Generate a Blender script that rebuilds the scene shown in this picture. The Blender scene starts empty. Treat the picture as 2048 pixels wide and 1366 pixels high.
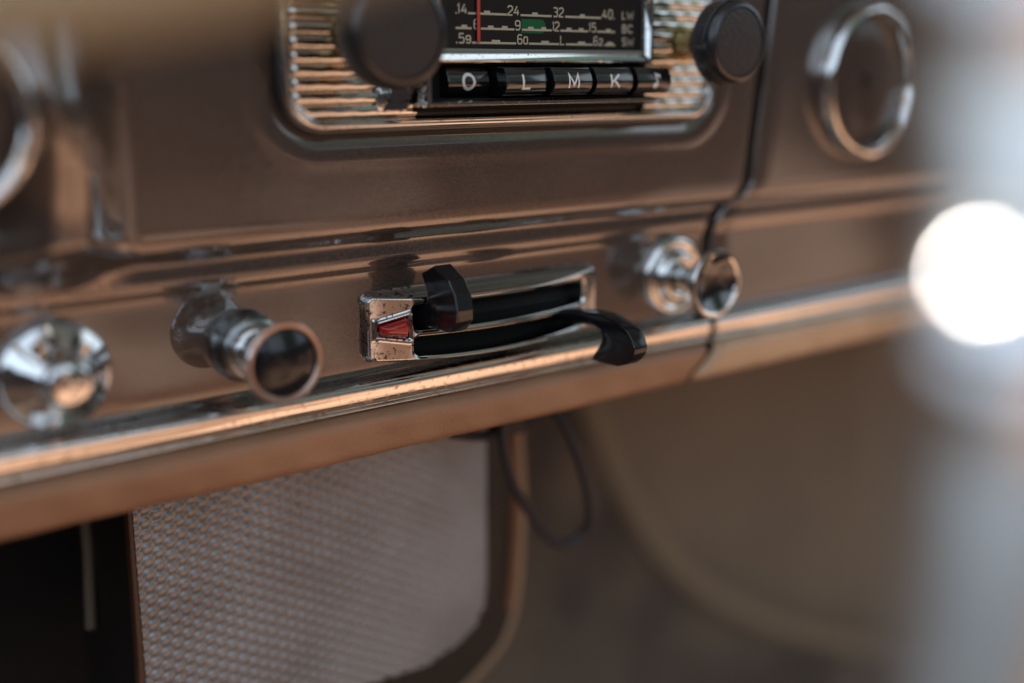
import bpy, bmesh, math, random
from mathutils import Vector, Matrix
random.seed(7)
S = bpy.context.scene
C = S.collection
R = math.radians
MM = 0.001

# ------------------------------------------------------------------ camera
D0 = 296.1                                  # camera to dashboard face, mm
FPX, CX, CY = 2300., 1024., 683.
yaw, pitch = R(37.9), R(13.3)
FW = Vector((math.sin(yaw)*math.cos(pitch), math.cos(yaw)*math.cos(pitch), -math.sin(pitch)))
RT = Vector((math.cos(yaw), -math.sin(yaw), 0))
UP = RT.cross(FW)
cam = bpy.data.cameras.new('camera'); co = bpy.data.objects.new('camera', cam); C.objects.link(co)
co.location = (0, -D0*MM, 0)
co.rotation_euler = Matrix((RT, UP, -FW)).transposed().to_euler()
cam.sensor_width = 36; cam.lens = 36*FPX/2048
cam.clip_start = 0.01; cam.clip_end = 50
cam.dof.use_dof = True; cam.dof.focus_distance = 0.353; cam.dof.aperture_fstop = 2.5
cam.dof.aperture_blades = 0
S.camera = co

# ------------------------------------------------------------------ world: soft interior daylight seen by direction
def nd(nt, t, **kw):
    n = nt.nodes.new(t)
    for k, v in kw.items():
        if k == 'ins':
            for i, x in v.items(): n.inputs[i].default_value = x
        else: setattr(n, k, v)
    return n
def math_(nt, op, a, b=None, c=None):
    n = nt.nodes.new('ShaderNodeMath'); n.operation = op
    for i, x in enumerate((a, b, c)):
        if x is None: continue
        if isinstance(x, (int, float)): n.inputs[i].default_value = x
        else: nt.links.new(x, n.inputs[i])
    return n.outputs[0]
def ramp(nt, fac, stops, interp='LINEAR'):
    n = nt.nodes.new('ShaderNodeValToRGB'); e = n.color_ramp; e.interpolation = interp
    while len(e.elements) < len(stops): e.elements.new(0.5)
    for el, (p, c) in zip(e.elements, stops):
        el.position = p; el.color = (*c, 1) if len(c) == 3 else c
    nt.links.new(fac, n.inputs[0]); return n.outputs[0]
def mixc(nt, fac, a, b):
    n = nt.nodes.new('ShaderNodeMix'); n.data_type = 'RGBA'
    for i, x in ((0, fac), (6, a), (7, b)):
        if isinstance(x, (int, float)): n.inputs[i].default_value = x
        elif isinstance(x, tuple): n.inputs[i].default_value = (*x, 1)
        else: nt.links.new(x, n.inputs[i])
    return n.outputs[2]
def smooth(nt, x, lo, hi):
    n = nt.nodes.new('ShaderNodeMapRange'); n.interpolation_type = 'SMOOTHSTEP'
    nt.links.new(x, n.inputs[0]); n.inputs[1].default_value = lo; n.inputs[2].default_value = hi
    return n.outputs[0]

W = bpy.data.worlds.new('World'); S.world = W; W.use_nodes = True
nt = W.node_tree; nt.nodes.clear(); L = nt.links.new
tc = nd(nt, 'ShaderNodeTexCoord'); sp = nd(nt, 'ShaderNodeSeparateXYZ'); L(tc.outputs['Generated'], sp.inputs[0])
x_, y_, z_ = sp.outputs
n1 = nd(nt, 'ShaderNodeTexNoise', ins={'Scale': 2.6, 'Detail': 3, 'Roughness': .55}); L(tc.outputs['Generated'], n1.inputs['Vector'])
n2 = nd(nt, 'ShaderNodeTexNoise', ins={'Scale': 7.0, 'Detail': 5, 'Roughness': .6, 'Distortion': .6}); L(tc.outputs['Generated'], n2.inputs['Vector'])
e = math_(nt, 'ADD', z_, math_(nt, 'MULTIPLY', math_(nt, 'SUBTRACT', n1.outputs[0], .5), .22))
e01 = math_(nt, 'MULTIPLY_ADD', e, .5, .5)
base = ramp(nt, e01, [(0, (.05, .03, .02)), (.05, (.20, .10, .05)), (.10, (.80, .46, .29)), (.31, (.75, .43, .265)),
                      (.355, (.20, .10, .06)), (.43, (.066, .040, .030)), (.49, (.022, .018, .016)), (.57, (.020, .022, .024)),
                      (.60, (.46, .56, .66)), (.73, (.54, .62, .68)), (.79, (.045, .048, .045)), (1, (.10, .095, .085))])
# windows are broken by pillars and by foliage outside
az = math_(nt, 'ARCTAN2', x_, y_)
pill = math_(nt, 'SINE', math_(nt, 'MULTIPLY_ADD', az, 5.3, .7))
pm = math_(nt, 'MULTIPLY', smooth(nt, pill, .25, .45), smooth(nt, x_, -.25, -.05))
winmask = math_(nt, 'MULTIPLY', smooth(nt, e, .14, .20), math_(nt, 'SUBTRACT', 1, smooth(nt, e, .48, .58)))
dark = mixc(nt, smooth(nt, n2.outputs[0], .45, .6), (.018, .020, .020), (.045, .10, .04))
c1 = mixc(nt, math_(nt, 'MULTIPLY', math_(nt, 'MULTIPLY', winmask, pm), .92), base, dark)
# sunlit tan seats broken by shade, only on the passenger side
seat = math_(nt, 'SUBTRACT', 1, smooth(nt, e, -.42, -.30))
sh = smooth(nt, n2.outputs[0], .52, .62)
c2 = mixc(nt, math_(nt, 'MULTIPLY', math_(nt, 'MULTIPLY', seat, sh), .75), c1, (.10, .055, .035))
mid = math_(nt, 'MULTIPLY', smooth(nt, e, -.40, -.30), math_(nt, 'SUBTRACT', 1, smooth(nt, e, -.06, .04)))
n3 = nd(nt, 'ShaderNodeTexNoise', ins={'Scale': 4.2, 'Detail': 4, 'Roughness': .55, 'Distortion': .8}); L(tc.outputs['Generated'], n3.inputs['Vector'])
c2 = mixc(nt, math_(nt, 'MULTIPLY', mid, smooth(nt, n3.outputs[0], .50, .68)), c2, (.46, .31, .23))
drv = math_(nt, 'MULTIPLY', math_(nt, 'SUBTRACT', 1, smooth(nt, x_, -.35, .05)), math_(nt, 'SUBTRACT', 1, smooth(nt, e, .0, .12)))
c2 = mixc(nt, math_(nt, 'MULTIPLY', drv, .93), c2, (.012, .011, .012))
near_win = math_(nt, 'MULTIPLY', math_(nt, 'SUBTRACT', 1, smooth(nt, x_, -.15, .22)), math_(nt, 'MULTIPLY', smooth(nt, e, .15, .22), math_(nt, 'SUBTRACT', 1, smooth(nt, e, .80, .92))))
c2 = mixc(nt, math_(nt, 'MULTIPLY', near_win, .8), c2, (.56, .68, .84))
bg = nd(nt, 'ShaderNodeBackground', ins={'Strength': 2.0}); L(c2, bg.inputs[0])
wo = nd(nt, 'ShaderNodeOutputWorld'); L(bg.outputs[0], wo.inputs[0])

# ------------------------------------------------------------------ sun through the windscreen
sl = bpy.data.lights.new('sun', 'SUN'); sl.energy = 5; sl.angle = R(.6); sl.color = (1, .95, .86)
so = bpy.data.objects.new('sun', sl); C.objects.link(so)
SUN = Vector((-.30, .62, .78)).normalized()
so.rotation_euler = SUN.to_track_quat('Z', 'Y').to_euler()
# soft window light from the passenger side
def area(name, loc, target, sx, sy, power, col):
    l = bpy.data.lights.new(name, 'AREA'); l.shape = 'RECTANGLE'; l.size = sx; l.size_y = sy; l.energy = power; l.color = col
    o = bpy.data.objects.new(name, l); C.objects.link(o); o.location = loc
    o.rotation_euler = (Vector(loc)-Vector(target)).to_track_quat('Z', 'Y').to_euler(); return o

S.view_settings.view_transform = 'Standard'; S.view_settings.look = 'None'
S.view_settings.gamma = 1; S.view_settings.exposure = 0.1; S.view_settings.use_curve_mapping = False
S.cycles.use_denoising = True
S.cycles.max_bounces = 8; S.cycles.sample_clamp_indirect = 6
S.cycles.caustics_reflective = False; S.cycles.caustics_refractive = False

# ------------------------------------------------------------------ materials
def mat(name, col, rough=.5, metal=0., coat=0., coat_rough=.03, spec=.5, noise=None, bump=None, grain=None, dirt=None, ior=1.5, coat_ior=1.5):
    m = bpy.data.materials.new(name); m.use_nodes = True
    t = m.node_tree; b = t.nodes['Principled BSDF']
    b.inputs['Base Color'].default_value = (*col, 1); b.inputs['Roughness'].default_value = rough
    b.inputs['Metallic'].default_value = metal; b.inputs['Coat Weight'].default_value = coat
    b.inputs['Coat Roughness'].default_value = coat_rough; b.inputs['IOR'].default_value = ior
    b.inputs['Coat IOR'].default_value = coat_ior
    o = nd(t, 'ShaderNodeTexCoord').outputs['Object']
    def noi(scale, detail=3, stretch=None):
        n = nd(t, 'ShaderNodeTexNoise', ins={'Scale': scale, 'Detail': detail, 'Roughness': .6})
        if stretch:
            mp = nd(t, 'ShaderNodeMapping'); mp.inputs['Scale'].default_value = stretch
            t.links.new(o, mp.inputs[0]); t.links.new(mp.outputs[0], n.inputs['Vector'])
        else: t.links.new(o, n.inputs['Vector'])
        return n.outputs[0]
    colsock = None
    if noise:                                     # (scale, second colour, lo, hi)
        sc, c2, lo, hi = noise
        colsock = mixc(t, smooth(t, noi(sc, 4), lo, hi), col, c2)
    if grain:                                     # (scale, amount) metallic flake grain
        sc, am = grain
        g = smooth(t, noi(sc, 1), .3, .7)
        a = tuple(min(1, c*(1+am)) for c in col); d = tuple(c*(1-am) for c in col)
        gc = mixc(t, g, d, a)
        colsock = gc if colsock is None else mixc(t, .5, colsock, gc)
    if dirt:                                      # (scale, colour, lo, hi, roughness) specks and smears
        sc, c2, lo, hi, dr = dirt
        f = smooth(t, noi(sc, 6), lo, hi)
        colsock = mixc(t, f, colsock if colsock is not None else col, c2)
        rr = nd(t, 'ShaderNodeMix'); rr.data_type = 'FLOAT'; t.links.new(f, rr.inputs[0])
        rr.inputs[2].default_value = rough; rr.inputs[3].default_value = dr
        t.links.new(rr.outputs[0], b.inputs['Roughness'])
    if colsock is not None: t.links.new(colsock, b.inputs['Base Color'])
    if bump:                                      # (scale, strength, distance mm, detail)
        sc, st, di = bump[:3]
        bn = nd(t, 'ShaderNodeBump', ins={'Strength': st, 'Distance': di*MM})
        t.links.new(noi(sc, bump[3] if len(bump) > 3 else 3, bump[4] if len(bump) > 4 else None), bn.inputs['Height'])
        t.links.new(bn.outputs[0], b.inputs['Normal'])
    return m
M = {}
M['paint'] = mat('bronze_paint', (.118, .088, .073), .24, .55, 1., .025, grain=(1900, .36), dirt=(1500, (.26, .22, .18), .70, .82, .55), bump=(34, .34, .14, 2), coat_ior=1.9)
M['chrome'] = mat('chrome', (.72, .72, .71), .06, 1., dirt=(900, (.25, .22, .19), .56, .74, .45))
M['chrome_worn'] = mat('worn_chrome', (.72, .70, .68), .10, 1., dirt=(420, (.34, .27, .22), .52, .75, .4), bump=(1500, .06, .03))
M['chrome_rib'] = mat('ribbed_chrome', (.72, .70, .66), .10, 1., dirt=(600, (.30, .24, .19), .56, .75, .5))
def pits_and_reflections():
    m = mat('pitted_chrome', (.70, .69, .68), .07, 1., bump=(500, .10, .05, 4)); t = m.node_tree; b = t.nodes['Principled BSDF']
    o = nd(t, 'ShaderNodeTexCoord').outputs['Object']; g = nd(t, 'ShaderNodeSeparateXYZ'); t.links.new(o, g.inputs[0])
    n = nd(t, 'ShaderNodeTexNoise', ins={'Scale': 480., 'Detail': 8, 'Roughness': .75, 'Distortion': .4}); t.links.new(o, n.inputs['Vector'])
    n2 = nd(t, 'ShaderNodeTexNoise', ins={'Scale': 1900., 'Detail': 3}); t.links.new(o, n2.inputs['Vector'])
    end = math_(t, 'SUBTRACT', 1, smooth(t, g.outputs[0], .186, .196))
    thr = math_(t, 'MULTIPLY_ADD', end, .13, n.outputs[0])
    f = smooth(t, math_(t, 'MULTIPLY_ADD', n2.outputs[0], .22, thr), .77, .84)  # real pits plus dark mottled reflections painted in, strongest at the left end
    t.links.new(mixc(t, f, (.70, .69, .68), (.030, .026, .030)), b.inputs['Base Color'])
    t.links.new(math_(t, 'MULTIPLY_ADD', f, .35, .07), b.inputs['Roughness'])
    return m
M['plate_chrome'] = pits_and_reflections()
M['chrome_rust'] = mat('pitted_chrome', (.70, .69, .68), .07, 1., dirt=(620, (.035, .028, .03), .56, .62, .35), bump=(350, .22, .08, 4))
M['black'] = mat('glossy_black_plastic', (.010, .010, .012), .16, 0, 0, ior=1.5, bump=(300, .08, .05), dirt=(900, (.06, .06, .06), .60, .8, .35))
M['key_black'] = mat('polished_black_key', (.008, .008, .009), .13, ior=1.95, dirt=(1100, (.05, .045, .04), .60, .8, .3))
M['black_satin'] = mat('satin_black_plastic', (.016, .015, .017), .27, 0, ior=1.65, bump=(900, .15, .05))
M['knob_face'] = mat('grained_black_knob_face', (.027, .021, .020), .36, 0, bump=(750, 1.0, .35, 3))
M['hole'] = mat('dark_interior', (.004, .004, .004), .9)
M['dark_metal'] = mat('dark_plated_metal', (.32, .33, .33), .22, 1., dirt=(1500, (.05, .05, .05), .5, .7, .5))
M['leather'] = mat('tan_leather', (.42, .215, .118), .44, 0, noise=(30, (.34, .17, .092), .3, .75), bump=(1100, .8, .3, 5))
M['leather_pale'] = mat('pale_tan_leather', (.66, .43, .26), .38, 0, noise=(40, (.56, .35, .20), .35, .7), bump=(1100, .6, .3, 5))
M['pad'] = mat('brown_pad', (.10, .055, .035), .6, bump=(900, .4, .2, 4))
M['brass'] = mat('brass', (.45, .34, .16), .25, 1., dirt=(900, (.12, .09, .05), .5, .7, .5))
M['plate'] = mat('dial_black', (.010, .010, .010), .5, dirt=(2200, (.04, .038, .03), .58, .8, .7))
M['cream'] = mat('dial_cream_print', (.78, .77, .60), .6)
M['green'] = mat('dial_green_print', (.008, .20, .075), .6)
M['redline'] = mat('red_pointer', (.45, .05, .03), .5)
M['white'] = mat('white_key_print', (.82, .82, .80), .5)
M['red'] = mat('red_lens', (.42, .012, .008), .22, 0, 1., .05, noise=(300, (.32, .01, .008), .4, .7))
M['brushed_brown'] = mat('brushed_rim', (.62, .44, .36), .38, 1.)
M['grille'] = mat('speaker_cloth', (.33, .335, .345), .36, .6, noise=(25, (.26, .255, .25), .35, .7), bump=(2500, .2, .05))
M['cab_dark'] = mat('dark_vinyl', (.011, .008, .006), .55, bump=(700, .3, .15))
M['cab_brown'] = mat('brown_vinyl', (.085, .036, .018), .5, bump=(700, .3, .15))
M['piping'] = mat('beige_piping', (.34, .22, .13), .55, bump=(600, .3, .1))
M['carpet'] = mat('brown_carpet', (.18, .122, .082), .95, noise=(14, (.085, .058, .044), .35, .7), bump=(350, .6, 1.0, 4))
M['carpet_brightened'] = mat('brightened_brown_carpet', (.38, .25, .158), .95, noise=(5, (.32, .21, .135), .35, .7), bump=(350, .6, 1.0, 4))  # carpet colour lightened to make up for weak light in the footwell
M['edge'] = mat('panel_edge_piping', (.32, .22, .14), .6)
M['guide'] = mat('dark_greenish_slide', (.028, .033, .032), .45, .3)
M['brown_edge'] = mat('brown_leather_edge', (.20, .085, .042), .5)
M['rod'] = mat('dull_tan_rod', (.13, .105, .075), .6)
M['shade_black'] = mat('footwell_shade_black', (.006, .004, .003), .95, bump=(350, .6, 1.0, 4))  # near-black colour stands for the shadow in the pedal well
M['wire'] = mat('black_cable_sheath', (.022, .018, .022), .5)
M['ivory'] = mat('ivory_wheel_rim', (.60, .50, .33), .45, 0, .4)
M['post'] = mat('satin_chrome_post', (.66, .64, .605), .30, 1., bump=(18, .25, .6, 2))
M['glint_dome'] = mat('polished_glint_dome', (.95, .95, .95), .17, 1., bump=(2200, 1.0, .03, 3, (.08, .08, 1.0)))
M['dial_face'] = mat('gauge_face', (.10, .065, .05), .5)

def glass_mat():
    m = bpy.data.materials.new('clear_glass'); m.use_nodes = True; t = m.node_tree; t.nodes.clear()
    g = nd(t, 'ShaderNodeBsdfGlossy', ins={'Roughness': .03}); tr = nd(t, 'ShaderNodeBsdfTransparent'); fr = nd(t, 'ShaderNodeFresnel', ins={'IOR': 1.36})
    mx = nd(t, 'ShaderNodeMixShader'); o = nd(t, 'ShaderNodeOutputMaterial')
    t.links.new(fr.outputs[0], mx.inputs[0]); t.links.new(tr.outputs[0], mx.inputs[1]); t.links.new(g.outputs[0], mx.inputs[2]); t.links.new(mx.outputs[0], o.inputs[0])
    return m
M['glass'] = glass_mat()

# ------------------------------------------------------------------ mesh helpers (all in millimetres)
class MB:
    def __init__(s): s.v = []; s.f = []
    def add(s, vs, fs):
        o = len(s.v); s.v += [tuple(v) for v in vs]; s.f += [tuple(o+i for i in f) for f in fs]; return s
    def grid(s, rows, close_u=False, close_v=False):
        n, m = len(rows), len(rows[0]); vs = [p for r in rows for p in r]; fs = []
        for i in range(n if close_u else n-1):
            for j in range(m if close_v else m-1):
                a, b = i, (i+1) % n; c, d = j, (j+1) % m
                fs.append((a*m+c, a*m+d, b*m+d, b*m+c))
        return s.add(vs, fs)
    def box(s, x0, x1, y0, y1, z0, z1):
        return s.add([(x0,y0,z0),(x1,y0,z0),(x1,y1,z0),(x0,y1,z0),(x0,y0,z1),(x1,y0,z1),(x1,y1,z1),(x0,y1,z1)],
                     [(0,1,2,3)[::-1],(4,5,6,7),(0,1,5,4),(1,2,6,5),(2,3,7,6),(3,0,4,7)])
    def lathe(s, cx, cz, prof, n=64, cap0=False, cap1=False, wob=None):   # prof: (radius, y)
        rows = []
        for r, y in prof:
            rows.append([(cx+(r*(wob(k, r, y) if wob else 1))*math.cos(2*math.pi*k/n), y, cz+(r*(wob(k, r, y) if wob else 1))*math.sin(2*math.pi*k/n)) for k in range(n)])
        o = len(s.v); s.grid(rows, close_v=True)
        if cap0: s.f.append(tuple(o+k for k in range(n)))
        if cap1: s.f.append(tuple(o+(len(prof)-1)*n+k for k in range(n))[::-1])
        return s
    def tube(s, pts, r, n=14, caps=True, rf=None):
        P = [Vector(p) for p in pts]; rows = []; prev = None
        for i, p in enumerate(P):
            t = (P[min(i+1, len(P)-1)]-P[max(i-1, 0)]).normalized()
            if prev is None: prev = t.orthogonal().normalized()
            u = (prev - t*prev.dot(t)).normalized(); prev = u; w = t.cross(u)
            rr = rf(i/(len(P)-1))*r if rf else r
            rows.append([tuple(p+(u*math.cos(2*math.pi*k/n)+w*math.sin(2*math.pi*k/n))*rr) for k in range(n)])
        o = len(s.v); s.grid(rows, close_v=True)
        if caps: s.f.append(tuple(o+k for k in range(n))); s.f.append(tuple(o+(len(P)-1)*n+k for k in range(n))[::-1])
        return s
    def prism_x(s, yz, x0, x1):                  # outline in Y-Z, extruded along X
        n = len(yz); vs = [(x0, y, z) for y, z in yz]+[(x1, y, z) for y, z in yz]
        return s.add(vs, [tuple(range(n)), tuple(range(2*n-1, n-1, -1))]+[(i, (i+1) % n, n+(i+1) % n, n+i) for i in range(n)])
    def prism_y(s, xz, y0, y1):
        n = len(xz); vs = [(x, y0, z) for x, z in xz]+[(x, y1, z) for x, z in xz]
        return s.add(vs, [tuple(range(n)), tuple(range(2*n-1, n-1, -1))]+[(i, (i+1) % n, n+(i+1) % n, n+i) for i in range(n)])
    def build(s, name, m, parent=None, bevel=0, seg=3, sharp=35, flat=False):
        me = bpy.data.meshes.new(name); bm = bmesh.new()
        vv = [bm.verts.new(Vector(v)*MM) for v in s.v]
        for f in s.f:
            try: bm.faces.new([vv[i] for i in f])
            except ValueError: pass
        if bevel:
            bmesh.ops.recalc_face_normals(bm, faces=bm.faces)
            ed = [e for e in bm.edges if len(e.link_faces) == 2 and e.calc_face_angle(0) > R(30)]
            bmesh.ops.bevel(bm, geom=ed, offset=bevel*MM, segments=seg, affect='EDGES', profile=.5, clamp_overlap=True)
        bmesh.ops.recalc_face_normals(bm, faces=bm.faces)
        bm.to_mesh(me); bm.free()
        if not flat:
            me.polygons.foreach_set('use_smooth', [True]*len(me.polygons))
            me.set_sharp_from_angle(angle=R(sharp))
        me.materials.append(M[m]); o = bpy.data.objects.new(name, me); C.objects.link(o)
        if parent is not None:
            o.parent = parent; o.matrix_parent_inverse = Matrix.Translation(-parent.location)
        return o
def empty(name, loc, label, cat, group=None, kind=None):
    o = bpy.data.objects.new(name, None); C.objects.link(o); o.location = Vector(loc)*MM; o.empty_display_size = .01
    return tag(o, label, cat, group, kind)
def tag(o, label=None, cat=None, group=None, kind=None):
    if label: o['label'] = label
    if cat: o['category'] = cat
    if group: o['group'] = group
    if kind: o['kind'] = kind
    return o
def at(px, py, Y):                                # photo pixel on the plane Y (mm) of the dashboard
    r = FW + RT*((px-CX)/FPX) + UP*((CY-py)/FPX)
    t = (Y+D0)/r.y
    return Vector((r.x*t, Y, r.z*t))
def near(px, py, depth):
    r = FW + RT*((px-CX)/FPX) + UP*((CY-py)/FPX)
    return Vector((0, -D0, 0)) + r*depth
def cr(pts, step=.5):                             # Catmull-Rom through 2-D or 3-D points
    P = [Vector(p) for p in pts]; out = []
    for i in range(len(P)-1):
        p0, p1, p2, p3 = P[max(i-1, 0)], P[i], P[i+1], P[min(i+2, len(P)-1)]
        n = max(1, int((p2-p1).length/step))
        for k in range(n):
            t = k/n
            out.append(.5*((2*p1)+(p2-p0)*t+(2*p0-5*p1+4*p2-p3)*t*t+(3*p1-p0-3*p2+p3)*t**3))
    out.append(P[-1]); return out
def sstep(a, b, x):
    t = max(0, min(1, (x-a)/(b-a))); return t*t*(3-2*t)
def rrect_sd(x, z, x0, x1, z0, z1, r):            # signed distance to a rounded rectangle
    cx, cz, hx, hz = (x0+x1)/2, (z0+z1)/2, (x1-x0)/2-r, (z1-z0)/2-r
    dx, dz = abs(x-cx)-hx, abs(z-cz)-hz
    return math.hypot(max(dx, 0), max(dz, 0))+min(max(dx, dz), 0)-r
def rrect(x0, x1, z0, z1, r, n=10):
    out = []
    for cx, cz, a0 in ((x1-r, z1-r, 0), (x0+r, z1-r, 90), (x0+r, z0+r, 180), (x1-r, z0+r, 270)):
        for k in range(n+1):
            a = R(a0+90*k/n); out.append((cx+r*math.cos(a), cz+r*math.sin(a)))
    return out

# ------------------------------------------------------------------ dashboard
YU = -5.                                           # plane of the upper (radio) panel; the switch strip is at 0
RB = (146.3, 316.6, -16.9, 52.0, 12.0)             # radio bezel outline
dash = empty('dashboard', (250, 0, -100), 'bronze metallic dashboard with chrome strip and tan padded lower edge', 'dashboard')
def gapx(z):
    P = [(-120, 320.3), (-105, 321), (-66, 324.2), (-56, 325.2), (-52, 327), (-49, 331), (-46, 336.5), (-42, 340), (-5, 344.5), (30, 348), (100, 355)]
    for (a, xa), (b, xb) in zip(P, P[1:]):
        if z <= b:
            t = max(0, (z-a)/(b-a)); return xa+(xb-xa)*t
    return P[-1][1]
prof_up = cr([(-5, 62), (-5.2, 20), (-5.1, -20), (-5, -38), (-4.9, -43), (-4.5, -46.0), (-3.2, -48.3), (-1.7, -49.4), (-1.2, -50.3), (-1.32, -52.8), (-1.5, -55.2), (-1.35, -56.3), (-.9, -57.7), (-.2, -59.2), (0, -61.5), (0, -75), (.1, -88), (.8, -92), (3, -94)], 1.0)
def paint_y(x, y, z):
    d = rrect_sd(x, z, *RB)
    if z > -46 and d < 14:                        # pressed-in surround of the radio
        y += 1.3*(1-sstep(0, 5.0, d)) - .15*math.exp(-((d-8.3)/1.8)**2)
    if x < 108 and z > -56:                       # the panel rolls into the instrument cowl
        k = sstep(-56, -40, z)
        y += k*(-15*sstep(106, 84, x) + 13*sstep(82, 58, x) + 2.2*math.sin(z*.11+x*.07)*sstep(104, 90, x)*sstep(38, 62, x))
    if 186 < x < 259.5 and -88 < z < -69: y += 10   # opening behind the heater slots
    y += .25*math.sin(x*.031+1)*math.sin(z*.05) + .10*math.sin(x*.09+z*.04)
    return y
def section(x0f, x1f, dx, edge0, edge1, fn=paint_y, prof=prof_up, zs=None):
    rows = []
    for p in prof:
        y, z = p[0], p[1]; a, b = x0f(z), x1f(z); n = max(2, int(280/dx)) if dx < 5 else 60
        row = []
        if edge0:
            for q in (0, .35, .75): row.append((a+edge0*(q-1)*0+edge0*q*.0, 0, 0))
            row = [(a, y+7, z), (a, y+edge0, z), (a+.25*edge0, fn(a, y, z)+.42*edge0, z), (a+.6*edge0, fn(a, y, z)+.1*edge0, z)]
        for k in range(n+1):
            x = (a+edge0) + (b-edge1-a-edge0)*k/n
            row.append((x, fn(x, y, z), z))
        if edge1: row += [(b-.6*edge1, fn(b, y, z)+.1*edge1, z), (b-.25*edge1, fn(b, y, z)+.42*edge1, z), (b, y+edge1, z), (b, y+7, z)]
        rows.append(row)
    return MB().grid(rows)
section(lambda z: 36, lambda z: gapx(z)-2.3, 1.0, 0, 1.2).build('front_panel', 'paint', dash, sharp=60)
section(lambda z: -260, lambda z: 36, 6, 0, 0).build('cowl_panel', 'paint', dash, sharp=60)
section(lambda z: gapx(z)+2.3, lambda z: 1290, 2.6, 1.6, 0, fn=lambda x, y, z: y-.6+.4*math.sin(x*.021)).build('passenger_panel', 'paint', dash, sharp=60)
# dark bottom of the gap between the panels
MB().box(300, 372, 7.2, 9, -118, 62).build('gap_backing', 'hole', dash)
# chrome strip along the lower edge, in two lengths
prof_trim = cr([(2.5, -91.4), (0, -91.5), (-4.0, -91.6), (-6.3, -92.1), (-7.1, -93.0), (-7.2, -94.2), (-6.8, -96.5), (-6.2, -98.4), (-6.0, -98.8), (-6.5, -99.1), (-6.6, -99.6), (-6.1, -100.2), (-4.5, -100.5), (-2, -100.5)], .35)
def lengthwise(prof, x0, x1, n, fn=None):
    return MB().grid([[(x0+(x1-x0)*k/n, p[0]+(fn(x0+(x1-x0)*k/n, p[1]) if fn else 0), p[1]) for k in range(n+1)] for p in prof])
wav = lambda x, z: .05*math.sin(x*.05)+.012*math.sin(x*.17+z)
lengthwise(prof_trim, -260, 320.2, 300, wav).build('chrome_strip', 'chrome_worn', dash, sharp=50)
lengthwise(prof_trim, 323.4, 1290, 200, wav).build('chrome_strip', 'chrome_worn', dash, sharp=50)
# padded leather roll under it
prof_pad = cr([(-2, -100.1), (-6.5, -100.6), (-9.0, -101.4), (-10.2, -103), (-10.2, -105.5), (-9.2, -109.5), (-8.2, -112.6), (-6.6, -114.4), (-3, -115.2), (10, -114.5), (30, -112), (60, -108)], .8)
wl = lambda x, z: .35*math.sin(x*.06+z*.2)*sstep(-101, -106, z)+.18*math.sin(x*.31+z*.5)*sstep(-101, -108, z)
def slant(z): return -11*sstep(-100, -116, z)            # the seam leans to the left as it crosses the leather
def pad_piece(xa, xb, n, wa, wb, m):
    MB().grid([[(xa+(xb-xa)*k/n+slant(p[1])*(wa+(wb-wa)*k/n), p[0]+wl(xa+(xb-xa)*k/n, p[1])*(1-sstep(.985, 1, max(k/n*wb, (1-k/n)*wa)))+2.5*sstep(.996, 1, max(k/n*wb, (1-k/n)*wa)), p[1]) for k in range(n+1)] for p in prof_pad]).build('leather_roll', m, dash, sharp=60)
pad_piece(-260, 318.4, 560, 0, 1, 'leather')
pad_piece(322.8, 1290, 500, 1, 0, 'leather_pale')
# top pad and underside closing the dashboard
lengthwise(cr([(-5, 61.8), (-12, 63), (-20, 68), (-23, 76), (-18, 86), (0, 93), (60, 97), (400, 92)], 3), -260, 1290, 60).build('top_pad', 'pad', dash)
MB().box(-260, 1290, 12, 260, -104, -98).build('underside', 'hole', dash)

# ------------------------------------------------------------------ radio
radio = empty('radio', (235, YU, 0), 'old car radio with ribbed chrome face, lettered scale and five black keys', 'radio')
x0, x1, z0, z1, rr = RB
# chrome rim bead
rim_prof = [(.6, 2.5), (.2, -.6), (0, -1.8), (.5, -2.9), (1.6, -3.4), (2.6, -2.9), (3.1, -1.8), (3.2, .2)]
rows = []
for off, dy in rim_prof: rows.append([(x, YU+dy, z) for x, z in rrect(x0+off, x1-off, z0+off, z1-off, max(1, rr-off), 14)])
MB().grid(rows, close_v=True).build('rim', 'chrome', radio, sharp=60)
rows = []
for off, dy in ((-1.3, 4.0), (-1.3, .2), (-1.1, -1.2), (-.4, -1.9), (.3, -1.9)): rows.append([(x, YU+dy, z) for x, z in rrect(x0+off, x1-off, z0+off, z1-off, rr-off, 14)])
MB().grid(rows, close_v=True).build('reflection_skirt', 'black_satin', radio, sharp=60)  # black skirt added to give the dark reflection around the rim
# ribbed plate left, right and plain band below
pitch_r = 3.72
def ribs(xa, xb, zlo, zhi, cut=True):
    rows = []; z = zlo; n = int((xb-xa)/1.0)
    steps = 9; nr = int(round((zhi-zlo)/pitch_r))
    for i in range(nr*steps+1):
        t = (i % steps)/steps; zz = zlo+(zhi-zlo)*i/(nr*steps)
        h = math.sqrt(max(0, 1-(2*t-1)**2))*1.15 if i % steps else 0
        row = []
        for k in range(n+1):
            x = xa+(xb-xa)*k/n; sd = rrect_sd(x, zz, x0+3, x1-3, z0+2.2, z1-3, rr-3)
            hh = h*sstep(0, -1.6, sd)
            y = YU-.4-hh+.04*math.sin(x*.8+zz)
            if sd > -.2: y = YU+.3
            row.append((x, y, zz))
        rows.append(row)
    return MB().grid(rows)
zr0 = -13.3
ribs(x0+3, 190.0, zr0, zr0+16*pitch_r).build('ribbed_plate', 'chrome_rib', radio, sharp=40)
ribs(283.0, x1-3, zr0, zr0+16*pitch_r).build('ribbed_plate', 'chrome_rib', radio, sharp=40)
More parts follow.
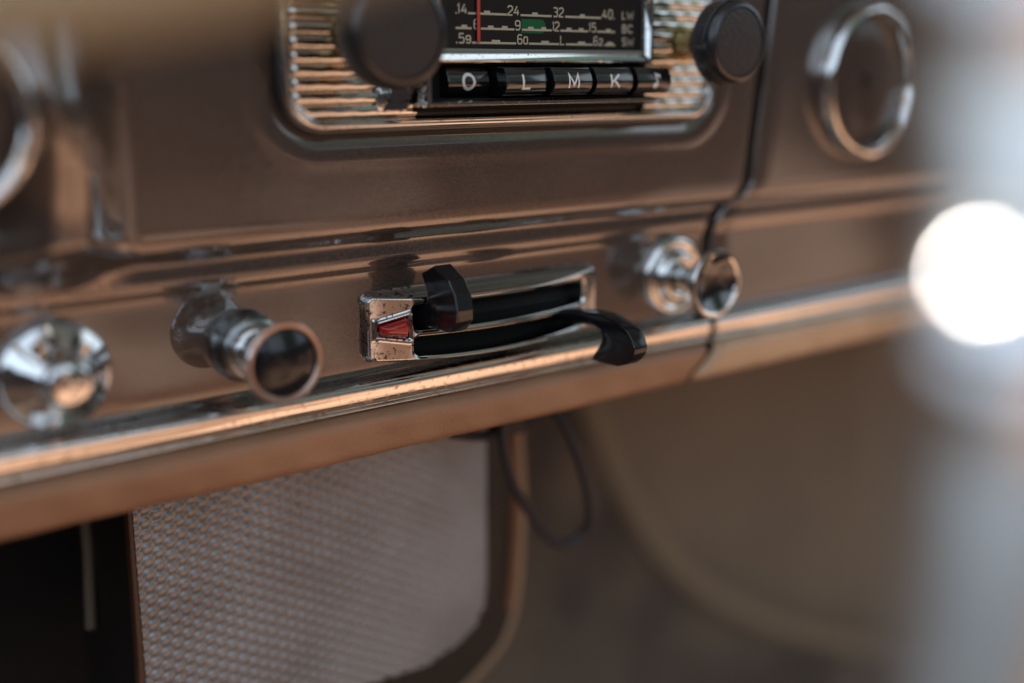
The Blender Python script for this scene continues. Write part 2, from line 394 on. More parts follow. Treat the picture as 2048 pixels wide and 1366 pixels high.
MB().grid([[(x, YU+dy+.05*math.sin(x*.3), z) for x in [x0+6+(x1-x0-12)*k/160 for k in range(161)]] for dy, z in ((.2, -15.2), (-.9, -14.9), (-1.1, -14.4), (-.8, -13.7), (.2, -13.3))]).build('lower_band', 'chrome_rib', radio, sharp=50)
MB().box(x0+2, x1-2, YU+1.6, YU+2.6, z0+2, z1-2).build('backing', 'hole', radio)
# nose: dark body, scale frame, scale, tray, keys
MB().box(194, 281, -7.6, YU+1.5, 1.8, 33).build('nose_body', 'dark_metal', radio, bevel=.4)
MB().box(188.5, 283, -6.6, YU+1.5, -12.2, 1.6).build('key_well', 'hole', radio)
def frame(xa, xb, za, zb, w, yf, yb):
    out, mid, inn = (xa, xb, za, zb), (xa+.9, xb-.9, za+.9, zb-.9), (xa+w, xb-w, za+w, zb-w)
    seq = [(out, yb), (out, yf+.7), ((xa+.25, xb-.25, za+.25, zb-.25), yf+.2), (mid, yf), ((xa+1.3, xb-1.3, za+1.3, zb-1.3), yf+.1), (inn, yf+2.0), (inn, yb)]
    rows = []
    for (a, b, c, d), y in seq: rows.append([(a, y, c), (b, y, c), (b, y, d), (a, y, d)])
    return MB().grid(rows, close_v=True)
dial = MB().box(195.5, 279.5, -8.3, -8.0, 4.5, 30).build('tuning_scale', 'plate', radio)
frame(193.0, 281.8, 1.9, 31.5, 4.2, -11.6, -8.2).build('scale_frame', 'chrome', dial, sharp=25)
MB().grid([[(196, -9.2, 5), (279, -9.2, 5)], [(196, -9.2, 29), (279, -9.2, 29)]]).build('glass_pane', 'glass', dial)

# stroke lettering ---------------------------------------------------
class Ink:
    def __init__(s, y, w, d=-.006): s.mb = MB(); s.y = y; s.w = w; s.k = 0; s.d = d
    def line(s, pts, w=None, close=False):
        w = (w or s.w)/2; P = [Vector(p) for p in pts]
        if close: P = P+[P[0]]
        y = s.y+s.d*(s.k % 5+1); s.k += 1; a = []; b = []
        for i, p in enumerate(P):
            if close and i in (0, len(P)-1): t1, t2 = (P[-1]-P[-2]).normalized(), (P[1]-P[0]).normalized()
            else:
                t1 = (P[i]-P[i-1]).normalized() if i else (P[1]-P[0]).normalized()
                t2 = (P[i+1]-P[i]).normalized() if i < len(P)-1 else t1
            n1, n2 = Vector((-t1.y, t1.x)), Vector((-t2.y, t2.x)); m = (n1+n2)
            m = m.normalized() if m.length > .1 else n1
            q = w/max(.45, m.dot(n1)); a.append(p+m*q); b.append(p-m*q)
        s.mb.grid([[(p.x, y, p.y) for p in a], [(p.x, y, p.y) for p in b]])
    def rect(s, xa, xb, za, zb):
        y = s.y+s.d*(s.k % 5+1); s.k += 1
        s.mb.add([(xa, y, za), (xb, y, za), (xb, y, zb), (xa, y, zb)], [(0, 1, 2, 3)])
def rr_loop(a, b, c, d, r):                       # rounded loop as 2-D points
    return [Vector(p) for p in rrect(a, b, c, d, r, 3)]
G = {
 '0': [('c', [(0,.2),(.2,0),(.8,0),(1,.2),(1,.8),(.8,1),(.2,1),(0,.8)])],
 '1': [('o', [(.15,.78),(.6,1),(.6,0)])],
 '2': [('o', [(0,.78),(.05,.92),(.25,1),(.75,1),(1,.85),(1,.62),(0,.12),(0,0),(1,0)])],
 '3': [('o', [(0,.95),(.15,1),(.8,1),(1,.85),(1,.62),(.8,.52),(.35,.52)]), ('o', [(.8,.52),(1,.4),(1,.14),(.8,0),(.15,0),(0,.06)])],
 '4': [('o', [(1,.28),(0,.28),(.6,1)]), ('o', [(.75,.6),(.75,0)])],
 '5': [('o', [(.95,1),(.08,1),(.05,.56),(.7,.6),(1,.46),(1,.16),(.8,0),(.15,0),(0,.08)])],
 '6': [('o', [(.95,.9),(.8,1),(.22,1),(0,.82),(0,.16),(.2,0),(.8,0),(1,.16),(1,.42),(.8,.56),(.1,.52)])],
 '9': [('o', [(.05,.1),(.2,0),(.78,0),(1,.18),(1,.84),(.8,1),(.2,1),(0,.84),(0,.58),(.2,.44),(.9,.48)])],
 'L': [('o', [(0,1),(0,0),(.95,0)])],
 'W': [('o', [(0,1),(.22,0),(.5,.75),(.78,0),(1,1)])],
 'B': [('o', [(.7,.52),(.05,.52)]), ('c', [(0,0),(.75,0),(1,.12),(1,.4),(.8,.52),(.95,.65),(.95,.88),(.75,1),(0,1)])],
 'C': [('o', [(1,.75),(.95,.9),(.75,1),(.25,1),(0,.82),(0,.18),(.25,0),(.75,0),(.95,.1),(1,.25)])],
 'S': [('o', [(1,.85),(.8,1),(.2,1),(0,.86),(0,.62),(.2,.52),(.8,.48),(1,.38),(1,.14),(.8,0),(.2,0),(0,.15)])],
 'M': [('o', [(0,0),(.04,1),(.5,.22),(.96,1),(1,0)])],
 'K': [('o', [(0,1),(0,0)]), ('o', [(.95,1),(.08,.40)]), ('o', [(.30,.55),(1,0)])],
 'O': [('c', [(.5+.5*math.cos(2*math.pi*k/24), .5+.5*math.sin(2*math.pi*k/24)) for k in range(24)])],
}
def put(ink, ch, xa, xb, za, zb, w=None, slant=0):
    ww = (w or ink.w)/2; xa += ww; xb -= ww; za += ww; zb -= ww
    for kind, pts in G[ch]:
        ink.line([(xa+(xb-xa)*u+slant*v, za+(zb-za)*v) for u, v in pts], w, kind == 'c')
PY = -8.32
ik = Ink(PY-.05, .46)
B1, B2, B3 = 16.0, 11.7, 7.55; LH = .62
def scale_line(b, xa, xb, ticks):
    ik.rect(xa, xb, b, b+LH)
    for a, c in ticks: ik.rect(a, c, b+LH, b+LH+.62)
ik.rect(202.9, 203.4, B1, B1+.5)
put(ik, '1', 203.3, 204.8, B1, B1+3.1); put(ik, '4', 204.9, 207.2, B1, B1+3.1)
scale_line(B1, 207.4, 222.0, [(213.4, 215.6)])
put(ik, '2', 222.2, 224.4, B1, B1+3.1); put(ik, '4', 224.6, 226.9, B1, B1+3.1)
scale_line(B1, 227.3, 239.7, [(231.9, 234.1)])
put(ik, '3', 240.3, 242.3, B1, B1+3.1); put(ik, '2', 242.6, 244.7, B1, B1+3.1)
scale_line(B1, 245.3, 260.7, [(251.5, 253.6)])
put(ik, '4', 261.0, 263.3, B1, B1+3.1); put(ik, '0', 263.6, 265.7, B1, B1+3.1); ik.rect(266.1, 266.6, B1, B1+.5)
put(ik, 'L', 269.8, 271.5, B1, B1+2.8); put(ik, 'W', 271.9, 275.1, B1, B1+2.8, .34)
scale_line(B2, 202.9, 208.7, [(205.0, 207.1)])
put(ik, '6', 209.4, 211.7, B2, B2+3.1)
scale_line(B2, 212.2, 224.9, [(214.8, 216.9), (220.1, 222.3)])
put(ik, '9', 225.1, 227.3, B2, B2+3.1)
scale_line(B2, 227.9, 239.8, [(230.3, 232.5), (235.6, 237.5)])
put(ik, '1', 239.9, 241.0, B2, B2+3.1); put(ik, '2', 241.0, 243.0, B2, B2+3.1)
scale_line(B2, 243.4, 255.1, [(246.0, 248.0), (251.1, 253.1)])
put(ik, '1', 255.2, 256.4, B2, B2+3.1); put(ik, '5', 256.5, 258.6, B2, B2+3.1)
scale_line(B2, 259.0, 266.8, [(262.9, 265.0)])
put(ik, 'B', 270.0, 272.0, B2, B2+2.8); put(ik, 'C', 272.6, 274.8, B2, B2+2.8)
ik.rect(203.0, 203.5, B3, B3+.5)
put(ik, '5', 203.9, 206.1, B3, B3+3.1); put(ik, '9', 206.4, 208.5, B3, B3+2.5)
scale_line(B3, 208.9, 225.6, [(216.2, 219.4)])
put(ik, '6', 226.0, 228.1, B3, B3+3.1); put(ik, '0', 228.4, 230.3, B3, B3+2.5)
scale_line(B3, 230.6, 242.9, [(235.6, 238.7)])
put(ik, 'L', 243.3, 245.3, B3, B3+3.1, .4)
scale_line(B3, 245.7, 257.1, [(250.8, 253.9)])
put(ik, '6', 257.4, 259.4, B3, B3+3.0); put(ik, '2', 259.7, 261.6, B3, B3+2.4)
scale_line(B3, 262.2, 267.0, [(263.4, 266.0)])
put(ik, 'S', 270.1, 272.0, B3, B3+2.8); put(ik, 'W', 272.3, 275.5, B3, B3+2.8, .34)
ik.mb.build('scale_lettering', 'cream', dial, flat=True)
gp = [(227.7, 11.0), (236.0, 11.0), (236.9, 11.5), (237.3, 12.6), (237.2, 14.0), (236.5, 14.9), (235.6, 15.2), (227.7, 15.2)]
MB().prism_y(gp, PY-.012, PY+.01).build('green_mark', 'green', dial, flat=True)
MB().box(210.2, 211.3, PY-.9, PY-.55, 7.9, 26).build('red_pointer', 'redline', dial, flat=True)

# key tray
tray = cr([(YU, -8.6), (-14, -8.6), (-17, -8.8), (-18, -9.2), (-18, -9.9), (-17, -10.3), (-8, -10.4), (YU, -10.4)], .6)
tm = MB().prism_x([(p[0], p[1]) for p in tray], 187.4, 277.5)
tm.prism_y([(186.4, -10.0), (187.0, -10.5), (187.9, -10.4), (187.9, 1.2), (187.3, 1.6), (186.4, 1.4)], -17.4, YU)
tm.build('key_tray', 'chrome', radio, sharp=40)
tm = MB().prism_x([(-16.6, -8.55), (-16.6, -8.45), (YU, -8.45), (YU, -8.55)], 188, 277)
tm.build('tray_floor', 'hole', radio)
def key(xa, xb, yf, ch):
    za, zb = -7.7, .7
    sect = cr([(YU, zb), (yf+3.3, zb), (yf+1.9, zb-.4), (yf+.9, zb-1.6), (yf+.25, zb-3.2), (yf, zb-4.5), (yf+.3, zb-5.9), (yf+1.2, za+1.1), (yf+2.6, za+.25), (yf+3.4, za), (YU, za)], .4)
    o = MB().prism_x([(p[0], p[1]) for p in sect], xa, xb).build('push_button', 'key_black', radio, bevel=.9, seg=4, sharp=30)
    # the letter follows the bowed face of the key
    def face_y(z):
        for p, q in zip(sect, sect[1:]):
            if p[1] >= z >= q[1] and p[1] > q[1] and p[0] < yf+4: return p[0]+(q[0]-p[0])*(p[1]-z)/(p[1]-q[1])
        return yf
    cx = {'O': 205.6, 'L': 222.4, 'M': 239.6, 'K': 257.0, 'n': 275.2}[ch]
    ink = Ink(0, .62, 0)
    if ch == 'O': put(ink, 'O', cx-2.5, cx+2.5, -6.1, -.9, .95)
    elif ch == 'L': put(ink, 'L', cx-1.7, cx+2.0, -5.9, -1.0, .72)
    elif ch == 'M': put(ink, 'M', cx-2.4, cx+2.2, -5.9, -1.1, .72)
    elif ch == 'K': put(ink, 'K', cx-2.1, cx+2.3, -5.9, -1.1, .72)
    else:
        ink.line([(cx+.55, -5.1), (cx-.35, -1.1)], .5); ink.line([(cx-.35, -1.4), (cx+.9, -1.9), (cx+1.7, -1.75)], .75); ink.line([(cx+1.7, -1.6), (cx+1.45, -2.7)], .4)
        n = 20; ink.mb.add([(cx-.35+1.15*math.cos(2*math.pi*k/n), 0, -5.05+.85*math.sin(2*math.pi*k/n)) for k in range(n)], [tuple(range(n))])
    # subdivide along z so the print wraps on the curve
    bm = bmesh.new(); vv = [bm.verts.new(v) for v in ink.mb.v]
    for f in ink.mb.f:
        try: bm.faces.new([vv[i] for i in f])
        except ValueError: pass
    for zc in [za+.4*i for i in range(1, 22)]:
        bmesh.ops.bisect_plane(bm, geom=bm.verts[:]+bm.edges[:]+bm.faces[:], plane_co=(0, 0, zc), plane_no=(0, 0, 1))
    mb = MB(); bm.verts.index_update()
    isl = {}
    mb.v = [(v.co.x, face_y(v.co.z)-.06, v.co.z) for v in bm.verts]; mb.f = [tuple(v.index for v in f.verts) for f in bm.faces]; bm.free()
    mb.build('letter' if ch != 'n' else 'note_symbol', 'white', o, flat=True)
key(198.2, 213.3, -11.2, 'O'); key(214.9, 230.3, -18, 'L'); key(231.8, 246.9, -20, 'M'); key(249.0, 264.4, -20, 'K'); key(267.0, 282.0, -20, 'n')

# turning knobs
def radio_knob(cx, cz, k_=1.0, dy=0.0):
    b = MB().lathe(cx, cz, [(6.2, YU-.2), (6.2, YU-1.6), (5.0, YU-1.8), (4.6, YU-3), (4.6, -12.6+dy)], 48)
    b.lathe(cx, cz, [(8.2, YU-.4), (8.4, YU-.9), (6.2, YU-1.1)], 6)
    def serr(k, r, y): return 1+(.022 if (k % 4) < 2 and 13 < r/k_ < 13.5 and y-dy > -25.2 else 0)
    k = MB().lathe(cx, cz, [(a*k_, b_+dy) for a, b_ in [(3, -12.0), (6.4, -12.2), (7.2, -13), (8.2, -15), (9.8, -18.0), (10.8, -19.0), (12.6, -19.8), (13.1, -20.3), (13.2, -20.6), (13.2, -25.0), (13.3, -25.3), (13.5, -26.4), (13.3, -27.6), (12.6, -28.8), (11.7, -29.5), (11.0, -29.6), (10.9, -29.2)]], 288, wob=serr).build('tuning_knob', 'black_satin', radio, sharp=30)
    b.build('shaft_collar', 'brass', k, sharp=30)
    MB().lathe(cx, cz, [(a*k_, b_+dy) for a, b_ in [(10.9, -29.0), (10.6, -29.3), (8, -29.45), (4, -29.5), (.01, -29.5)]], 72).build('knob_insert', 'knob_face', k)
radio_knob(168.2, 9.6, 1.12, -4.5); radio_knob(301.4, 8.9, 1.03, -2.8)
# small bent bracket showing in the opening between plate and tray
MB().add([(178, -7.5, -11.5), (184.5, -9.5, -11.2), (185.5, -11.5, -6), (181, -9, -4.5), (179.8, -6.5, -8)], [(0, 1, 2, 3, 4)]).box(176, 186.2, -7.0, -6.0, -12, -5).build('bracket', 'chrome_rust', radio, bevel=.3)

# ------------------------------------------------------------------ heater control
heat = empty('heater_control', (219, 0, -76), 'two-slot chrome heater plate with red lens and two black hooked levers', 'heater control')
def bow(x): return max(0, 1-((x-219)/47.)**2)
KEYS = [lambda x: -93.2, lambda x: -85.0-2.3*bow(x), lambda x: -79.4-.8*bow(x), lambda x: -77.7-.8*bow(x), lambda x: -69.6-.5*bow(x), lambda x: -62.2]
def slot_sd(x, z, lo, hi, xa=187.6, xb=257.8):
    return rrect_sd(x, z, xa, xb, lo, hi, 2.4)
rx0, rx1 = 176.2, 185.7
def jewel_sd(x, z):
    t = max(0, min(1, (x-rx0)/(rx1-rx0))); half = 1.35+1.9*t; zc = -76.6
    return max(abs(z-zc)-half, rx0-x, x-rx1)
def plate_y(x, z):
    u = (x-219)/47.; bulge = 3.0+6.2*max(0, 1-u*u)
    bb = max(0, 1-u*u)
    fo = rrect_sd(x, z, 172.8, 265.2, -86.4-2.1*bb, -65.8-3.2*bb, 2.6)           # front face outline
    slope = 4.6*bb+.5 if z > -76 else 2.2*bb+.5                                      # wide flare above and below, narrow at the ends
    out = sstep(.3-1.0, slope, fo)
    y = -bulge*(1-out)
    s = min(slot_sd(x, z, KEYS[1](x), KEYS[2](x)), slot_sd(x, z, KEYS[3](x), KEYS[4](x)))
    y += .9*sstep(1.1, 0, s)*sstep(-.6, .2, -fo)*.9
    if s < 0: y = 6
    j = jewel_sd(x, z)
    y -= .8*math.exp(-((j-1.0)/.55)**2)*sstep(0, .8, s)
    if j < .1: y += 1.6
    if out > .96: y = 1.4
    return y
def samples(a, b, st, keys):
    out = [a+(b-a)*k/int((b-a)/st) for k in range(int((b-a)/st)+1)]
    for k in keys: out += [k-.012, k+.012]
    return sorted(out)
xs_ = samples(169.5, 269, .24, [187.6, 257.8])
vs_ = samples(0, 5, .027, [])
vs_ = sorted([v for v in vs_ if min(abs(v-k) for k in (1, 2, 3, 4)) > .006]+[k+d for k in (1, 2, 3, 4) for d in (-.004, .004)])
rows = []
for v in vs_:
    row = []; k = min(4, int(v))
    for x in xs_:
        a, b = KEYS[k](x), KEYS[k+1](x); z = a+(b-a)*(v-k); y = plate_y(x, z)
        row.append((x, min(y, 6.2) if rrect_sd(x, z, 171.5, 266.5, -91.8, -61.8, 3) < .4 else 1.2, z))
    rows.append(row)
MB().grid(rows).build('cover_plate', 'plate_chrome', heat, sharp=50)
MB().box(186, 260, 5.2, 5.6, -89, -68.5).build('slot_interior', 'hole', heat)
for zl, zt in ((-78.6, -75.0), (-87.4, -84.2)):
    MB().grid([[(187.9+69.6*k/20, y, z) for k in range(21)] for y, z in ((-2.0, zl+.05), (2.5, zl+.9), (4.9, zt))]).build('slot_guide', 'guide', heat)
# red lens
zc = -76.6; py = plate_y(181, -71)
ol = [(176.4, zc-1.2), (176.4, zc+1.2), (185.1, zc+3.0), (185.8, zc+.1), (185.1, zc-3.0)]
inn = [(177.9, zc-.6), (177.9, zc+.6), (184.0, zc+1.7), (184.3, zc), (184.0, zc-1.7)]
MB().add([(x, -3.6, z) for x, z in ol]+[(x, -5.6-.10*(x-176), z) for x, z in ol]+[(x, -6.9-.14*(x-176), z) for x, z in inn],
         [(i, (i+1) % 5, 5+(i+1) % 5, 5+i) for i in range(5)]+[(5+i, 5+(i+1) % 5, 10+(i+1) % 5, 10+i) for i in range(5)]+[(14, 13, 12, 11, 10)]).build('red_lens', 'red', heat, bevel=.28, seg=3, sharp=50)
hook_low = [(2, -78.6), (-7.8, -78.4), (-16.7, -77.4), (-22, -76.9), (-27.5, -76.8), (-32, -77.4), (-36.4, -78.7), (-39.8, -80.4), (-42, -82.6), (-43.1, -85.2), (-42.8, -87.4), (-41, -89.6), (-38.6, -91.4), (-35.2, -92.6), (-29, -92.9), (-22.7, -92.9), (-23.4, -91.2), (-26, -88.4), (-27.6, -85.8), (-27.9, -83.9), (-27, -82.3), (-24.2, -81.4), (-19, -81.6), (-14.3, -82.1), (-8, -82.6), (2, -83)]
MB().prism_x(hook_low, 245.6, 251.6).build('lever', 'black', heat, bevel=.55, seg=3, sharp=28)
hook_up = [(-5.3, -60.5), (-12.5, -57.2), (-19.6, -60.8), (-22.9, -65.0), (-24.1, -69.6), (-23.5, -73.2), (-20.0, -76.7), (-12.5, -76.9), (3, -77.1), (3, -71.8), (-5, -71.2), (-7.9, -69.0), (-8.3, -66.6), (-7.5, -64.4), (-6.2, -62.4)]
MB().prism_x(hook_up, 191.2, 197.4).build('lever', 'black', heat, bevel=.45, seg=2, sharp=20)

# ------------------------------------------------------------------ pull knobs and the chrome button
kn = empty('pull_knob', (134.3, 0, -75.8), 'chrome pull knob with stepped collar and tan-rimmed black face, beside the heater plate', 'knob', 'chrome pull knobs on the switch strip')
cx, cz = 134.3, -75.8
MB().lathe(cx, cz, [(10.4, .5), (10.5, -.6), (10.2, -1.6), (9.6, -2.4), (9.3, -7.6), (8.6, -8.3), (7.6, -8.5)], 72).build('collar', 'dark_metal', kn, sharp=40)
MB().lathe(cx, cz, [(7.7, -8.0), (7.6, -10.8), (7.2, -11.4), (6.3, -11.7), (5.9, -12.6), (5.8, -15.0), (6.2, -17.5), (7.6, -20.4), (9.6, -22.8), (11.0, -23.9), (11.35, -24.6), (11.3, -25.4), (10.9, -25.9)], 96).build('stem', 'chrome', kn, sharp=40)
MB().lathe(cx, cz, [(10.95, -25.8), (10.5, -26.2), (9.9, -26.1), (9.4, -25.6)], 96).build('face_rim', 'brushed_brown', kn)
MB().lathe(cx, cz, [(9.5, -25.6), (9.2, -25.2), (7.5, -26.0), (5, -26.9), (2.5, -27.4), (.01, -27.5)], 96).build('face', 'black', kn, sharp=60)
kn = empty('pull_knob', (305.2, 0, -74.3), 'chrome pull knob on a wide ringed base, right of the heater plate', 'knob', 'chrome pull knobs on the switch strip')
cx, cz = 305.2, -74.3
MB().lathe(cx, cz, [(14.8, .6), (14.9, -.8), (14.4, -2.2), (13.2, -3.0), (12, -3.0), (11.2, -2.4), (10.4, -2.2), (9.6, -2.8), (9.2, -4.6), (8.2, -5.6), (6.8, -5.8), (5.8, -5.2), (5.2, -4.9)], 96).build('base_ring', 'chrome', kn, sharp=60)
MB().lathe(cx, cz, [(4.8, -4.0), (4.6, -7), (4.4, -12), (4.8, -14.5), (6.4, -17), (9.4, -19.4), (11.8, -20.6), (12.5, -21.2), (12.6, -22.0), (12.2, -22.7)], 96).build('stem', 'chrome', kn, sharp=60)
MB().lathe(cx, cz, [(12.3, -22.5), (11.9, -23.1), (11.1, -23.2), (10.4, -22.8), (10.2, -22.3)], 96).build('face_rim', 'chrome_rib', kn)
MB().lathe(cx, cz, [(10.3, -22.3), (8.5, -21.3), (6, -20.3), (3, -19.7), (.01, -19.5)], 96).build('face', 'key_black', kn, sharp=60)
cb = empty('chrome_button', (82, 0, -75.8), 'round flared chrome button with a raised flat centre, far left on the switch strip', 'button')
cx, cz = 81.9, -75.6
MB().lathe(cx, cz, [(13.6, .5), (14.2, -.6), (14.3, -2.2), (13.9, -3.4), (13.1, -4.0), (12.4, -4.3), (10.6, -6.0), (8.6, -7.8), (7.0, -9.4), (6.1, -10.6)], 96).build('flared_ring', 'chrome', cb, sharp=60)
MB().lathe(cx, cz, [(6.3, -9.6), (6.0, -10.4), (5.9, -13.2), (5.6, -14.0), (4.8, -14.4), (3, -14.7), (.01, -14.8)], 72).build('centre', 'chrome', cb, sharp=60)

# ------------------------------------------------------------------ round gauges
def gauge(cx, cz, Yp, r, label, tr):
    g = empty('round_gauge', (cx, Yp, cz), label, 'gauge')
    ring = [(r, Yp+.8), (r+.1, Yp-1.2), (r-.5, Yp-tr*.7), (r-1.6, Yp-tr*1.05), (r-3.0, Yp-tr*1.1), (r-4.4, Yp-tr*.8), (r-5.2, Yp-tr*.3), (r-5.4, Yp+1)]
    MB().lathe(cx, cz, ring, 96).build('bezel', 'chrome', g, sharp=60)
    MB().lathe(cx, cz, [(r-5.0, Yp-.6), (r-7, Yp-1.3), (r*.45, Yp-2.0), (.01, Yp-2.3)], 72).build('glass_pane', 'glass', g)
    f = MB().lathe(cx, cz, [(r-5.3, Yp-.3), (.01, Yp-.3)], 72).build('face', 'dial_face', g)
    MB().lathe(cx, cz, [(4.0, Yp-.3), (3.6, Yp-1.4), (.01, Yp-1.7)], 32).build('hub', 'chrome_rib', f)
gauge(407.5, -4.8, YU-.6, 31.0, 'round gauge with thick chrome bezel and brown face on the passenger side', 6.0)
p = at(-156, 235, -22)
gauge(p.x, p.z, -22, 23.5, 'round chrome-rimmed gauge cut off by the left edge', 5)

# ------------------------------------------------------------------ speaker cabinet under the dash
YS = 45.
sp_ = empty('speaker_box', (180, YS, -230), 'speaker box under the dashboard with grey dimpled cloth front', 'speaker')
gl, gr_, gt = at(274, 1150, YS).x, at(972, 1080, YS).x, -108.
gb = at(600, 1480, YS).z
cabz = gb
def grille_y(x, z):
    # overlapping little domes on a staggered lattice
    a, b = 3.8, 4.45
    best = 0
    j0 = int(round((x-gl)/a))
    for j in (j0-1, j0, j0+1):
        xc = gl+j*a; off = (b/2 if j % 2 else 0); i0 = round((z-off)/b)
        for i in (i0-1, i0, i0+1):
            zc_ = off+i*b; dx, dz = (x-xc)/2.35, (z-zc_)/2.35; d = dx*dx+dz*dz
            if d < 1: best = max(best, (1-d)*.75+.30*(dz+.3)+.02)
    return -best*.95
nx, nz = 330, 300; rows = []
gz0 = gb
mbg = MB(); idx = {}
outl = lambda x, z: rrect_sd(x, z, gl, gr_, gz0, gt, 26) if (x > gl+60 and z < gz0+60) else max(gl-x, x-gr_, gz0-z, z-gt)
LOW = [(p.x, p.z) for p in (at(x, y, YS) for x, y in ((748, 1366), (854, 1331), (915, 1288), (950, 1250), (966, 1215), (973, 1166)))]
def lowz(x):
    if x <= LOW[0][0]: return LOW[0][1]+(x-LOW[0][0])*.10
    for (a, za_), (b, zb_) in zip(LOW, LOW[1:]):
        if x <= b: return za_+(zb_-za_)*(x-a)/(b-a)
    return LOW[-1][1]
gr_ = LOW[-1][0]
for i in range(nz+1):
    row = []
    for k in range(nx+1):
        x = gl+(gr_-gl)*k/nx; lo = lowz(x)
        z = lo+(gt-lo)*i/nz
        row.append((x, YS+grille_y(x, z)+(1.4 if i == 0 else 0), z))
    rows.append(row)
mbg.grid(rows); mbg.build('grille_cloth', 'grille', sp_, sharp=80)
# cabinet front plate with the same cut corner, body, brown flange and piping
def outline(dx, dz, xr_extra, zlow):
    xs = [gl-dx+(gr_+xr_extra-gl+dx)*k/30 for k in range(31)]
    low = [(x, max(lowz(min(x, gr_))-dz, zlow)) for x in xs]
    return low+[(gr_+xr_extra, gt+6), (gl-dx, gt+6)]
MB().prism_y(outline(1.2, 22, 7.5, -400), YS+1.5, YS+60).build('cabinet', 'cab_dark', sp_, bevel=1.2)
MB().prism_y([(gl-1.6, gt), (gl-.3, gt), (gl-.3, lowz(gl)-8), (gl-4.5, lowz(gl)-8), (gl-2.2, -185)], YS-1.2, YS+3).build('edge_strip', 'cab_brown', sp_, bevel=.5)
pp = [at(x, y, 70) for x, y in [(1024, 780), (1030, 900), (1034, 1000), (1030, 1100), (1022, 1190), (1000, 1270), (955, 1330), (890, 1390), (800, 1440)]]
ppc = cr(pp, 3)
xs_in = [(p.x, p.z) for p in ppc]
MB().prism_y(xs_in+[(gl+30, xs_in[-1][1]), (gl+30, gt+4), (xs_in[0][0], gt+4)], 66, 72).build('flange', 'cab_dark', sp_)
bs = [p for p in ppc if p.z > at(1000, 1215, 70).z]
MB().tube([(p.x-4.2, 66.5, p.z) for p in bs], 2.6, 12).build('brown_strip', 'brown_edge', sp_)
MB().tube([(p.x, 68, p.z) for p in ppc], 2.6, 12).build('piping', 'piping', sp_)

# hanging cable
cpts = [(905, 866), (960, 872), (1010, 858), (1060, 842), (1100, 818), (1112, 822), (1140, 870), (1168, 950), (1180, 1020), (1168, 1066), (1130, 1088), (1098, 1076), (1062, 1030), (1030, 975), (1012, 920), (1004, 860), (1012, 800)]
cw = MB().tube([at(x, y, 22+6*math.sin(i*.7)) for i, (x, y) in enumerate(cpts)] and [tuple(v) for v in cr([tuple(at(x, y, 22+4*math.sin(i*.7))) for i, (x, y) in enumerate(cpts)], 2)], 2.0, 10).build('hanging_cable', 'wire')
c_ = at(1012, 838, 22)
MB().box(c_.x-4, c_.x+5, 17, 27, c_.z-5, c_.z+2.5).box(c_.x-9, c_.x+12, 20, 24, c_.z+2, c_.z+3.6).build('clip', 'cab_dark', cw, bevel=.6)
tag(cw, 'thin black cable hanging in a loop below the leather edge', 'cable')

# ------------------------------------------------------------------ footwell
def structure(o): o['kind'] = 'structure'; return o
structure(MB().box(-500, 1300, 400, 420, -760, -90).build('wall', 'carpet_brightened'))
structure(MB().box(-500, 1300, -600, 520, -780, -760).build('floor', 'carpet'))
structure(MB().box(1300, 1320, -10, 420, -760, 200).build('side_wall', 'carpet_brightened'))
structure(MB().box(-300, at(262, 1200, 160).x, 165, 520, -420, -100).build('shade_panel', 'shade_black'))  # black panel added where the open pedal well lies in shadow
arch = [at(x, y, 300) for x, y in [(1120, 700), (1165, 800), (1195, 880), (1235, 970), (1285, 1060), (1345, 1135), (1420, 1192), (1520, 1240), (1640, 1275), (1800, 1300), (2000, 1310)]]
ac = cr([tuple(p) for p in arch], 12)
kp = empty('trim_panel', (arch[0].x, 300, -700), 'brown carpeted panel with curved beige-piped edge in the dark footwell', 'trim panel')
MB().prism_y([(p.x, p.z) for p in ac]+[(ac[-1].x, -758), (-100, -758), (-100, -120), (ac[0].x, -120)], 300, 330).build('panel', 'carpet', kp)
MB().tube([(p.x, 298, p.z) for p in ac], 10, 14).build('edge_piping', 'edge', kp)
p1, p2 = at(176, 1100, 85), at(182, 1255, 85)
tag(MB().tube([(p1.x, 85, -96), (p1.x, 85, p1.z), (p2.x, 85, p2.z)], 2.0, 12).build('thin_rod', 'rod'), 'thin tan upright rod in the black space left of the speaker', 'rod')
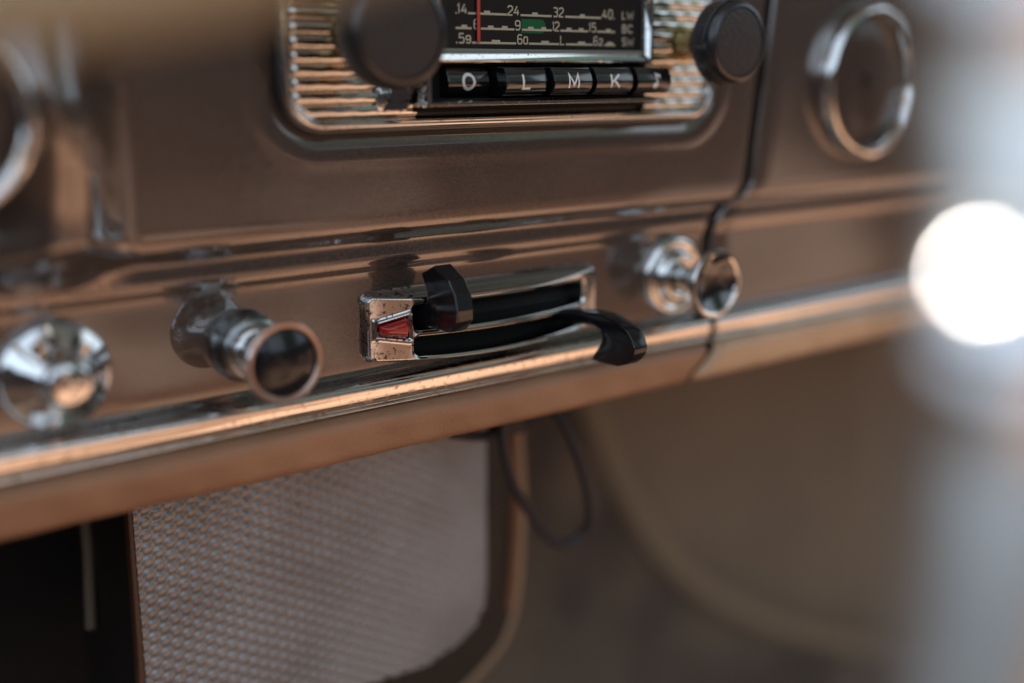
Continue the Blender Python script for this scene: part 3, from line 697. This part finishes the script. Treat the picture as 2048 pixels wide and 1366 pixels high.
# ------------------------------------------------------------------ out-of-focus things close to the lens
wb = near(-230, -92, 130); wa_ = RT; wu = (UP*.93-FW*.36).normalized(); wc = wb+wu*178
wheel = empty('steering_wheel', tuple(wc), 'ivory steering wheel rim, very blurred, across the top left corner', 'steering wheel')
MB().grid([[tuple(wc+(wa_*math.cos(a)+wu*math.sin(a))*(178+11.5*math.cos(b))+wa_.cross(wu)*11.5*math.sin(b)) for b in [2*math.pi*k/20 for k in range(20)]] for a in [2*math.pi*k/160 for k in range(160)]], close_u=True, close_v=True).build('rim', 'ivory', wheel)
wn = wa_.cross(wu)
if wn.dot(FW) < 0: wn = -wn
hubc = wc+wn*28
for sg in (-1, 1):
    MB().tube([tuple(hubc+wa_*sg*20), tuple(hubc+wa_*sg*90), tuple(wc+wa_*sg*160+wn*8), tuple(wc+wa_*sg*176)], 7, 14).build('spoke', 'ivory', wheel)
MB().tube([tuple(hubc-wn*18), tuple(hubc-wn*16), tuple(hubc+wn*20)], 32, 40, rf=lambda t: .8 if t < .2 else 1).build('hub', 'ivory', wheel)
MB().tube([tuple(hubc+wn*20), tuple(hubc+wn*125)], 17, 24).build('column', 'black_satin', wheel)
post = empty('chrome_post', tuple(near(2040, 1500, 103)), 'blurred upright satin chrome post with domes added for sun glints, at the right edge', 'post')
MB().tube([tuple(v) for v in cr([tuple(near(x, y, 103)) for x, y in [(2300, -6000), (2160, -3000), (2080, -700), (2052, -250), (2042, 100), (2045, 500), (2035, 800), (2010, 1100), (1970, 1400), (1880, 1800), (1740, 2200), (1350, 4000), (900, 6500)]], 3)], 8.6, 48).build('shaft', 'post', post)
def glint_dome(px, py, d, r):  # added ball, placed so its sun reflection makes the blurred highlight
    p = near(px, py, d); V = (Vector((0, -D0, 0))-p).normalized(); H = (V+SUN).normalized(); c = p-H*r
    prof = [(r*math.sin(math.pi*k/40), -r*math.cos(math.pi*k/40)) for k in range(41)]
    m = MB().lathe(0, 0, [(max(a, .01), b) for a, b in prof], 72)
    m.v = [(c.x+x, c.y+y, c.z+z) for x, y, z in m.v]
    m.build('glint_dome', 'glint_dome', post)
glint_dome(1965, 546, 92, 7.8)
glint_dome(1945, 640, 92, 7.8)
glint_dome(1940, -130, 93, 8)
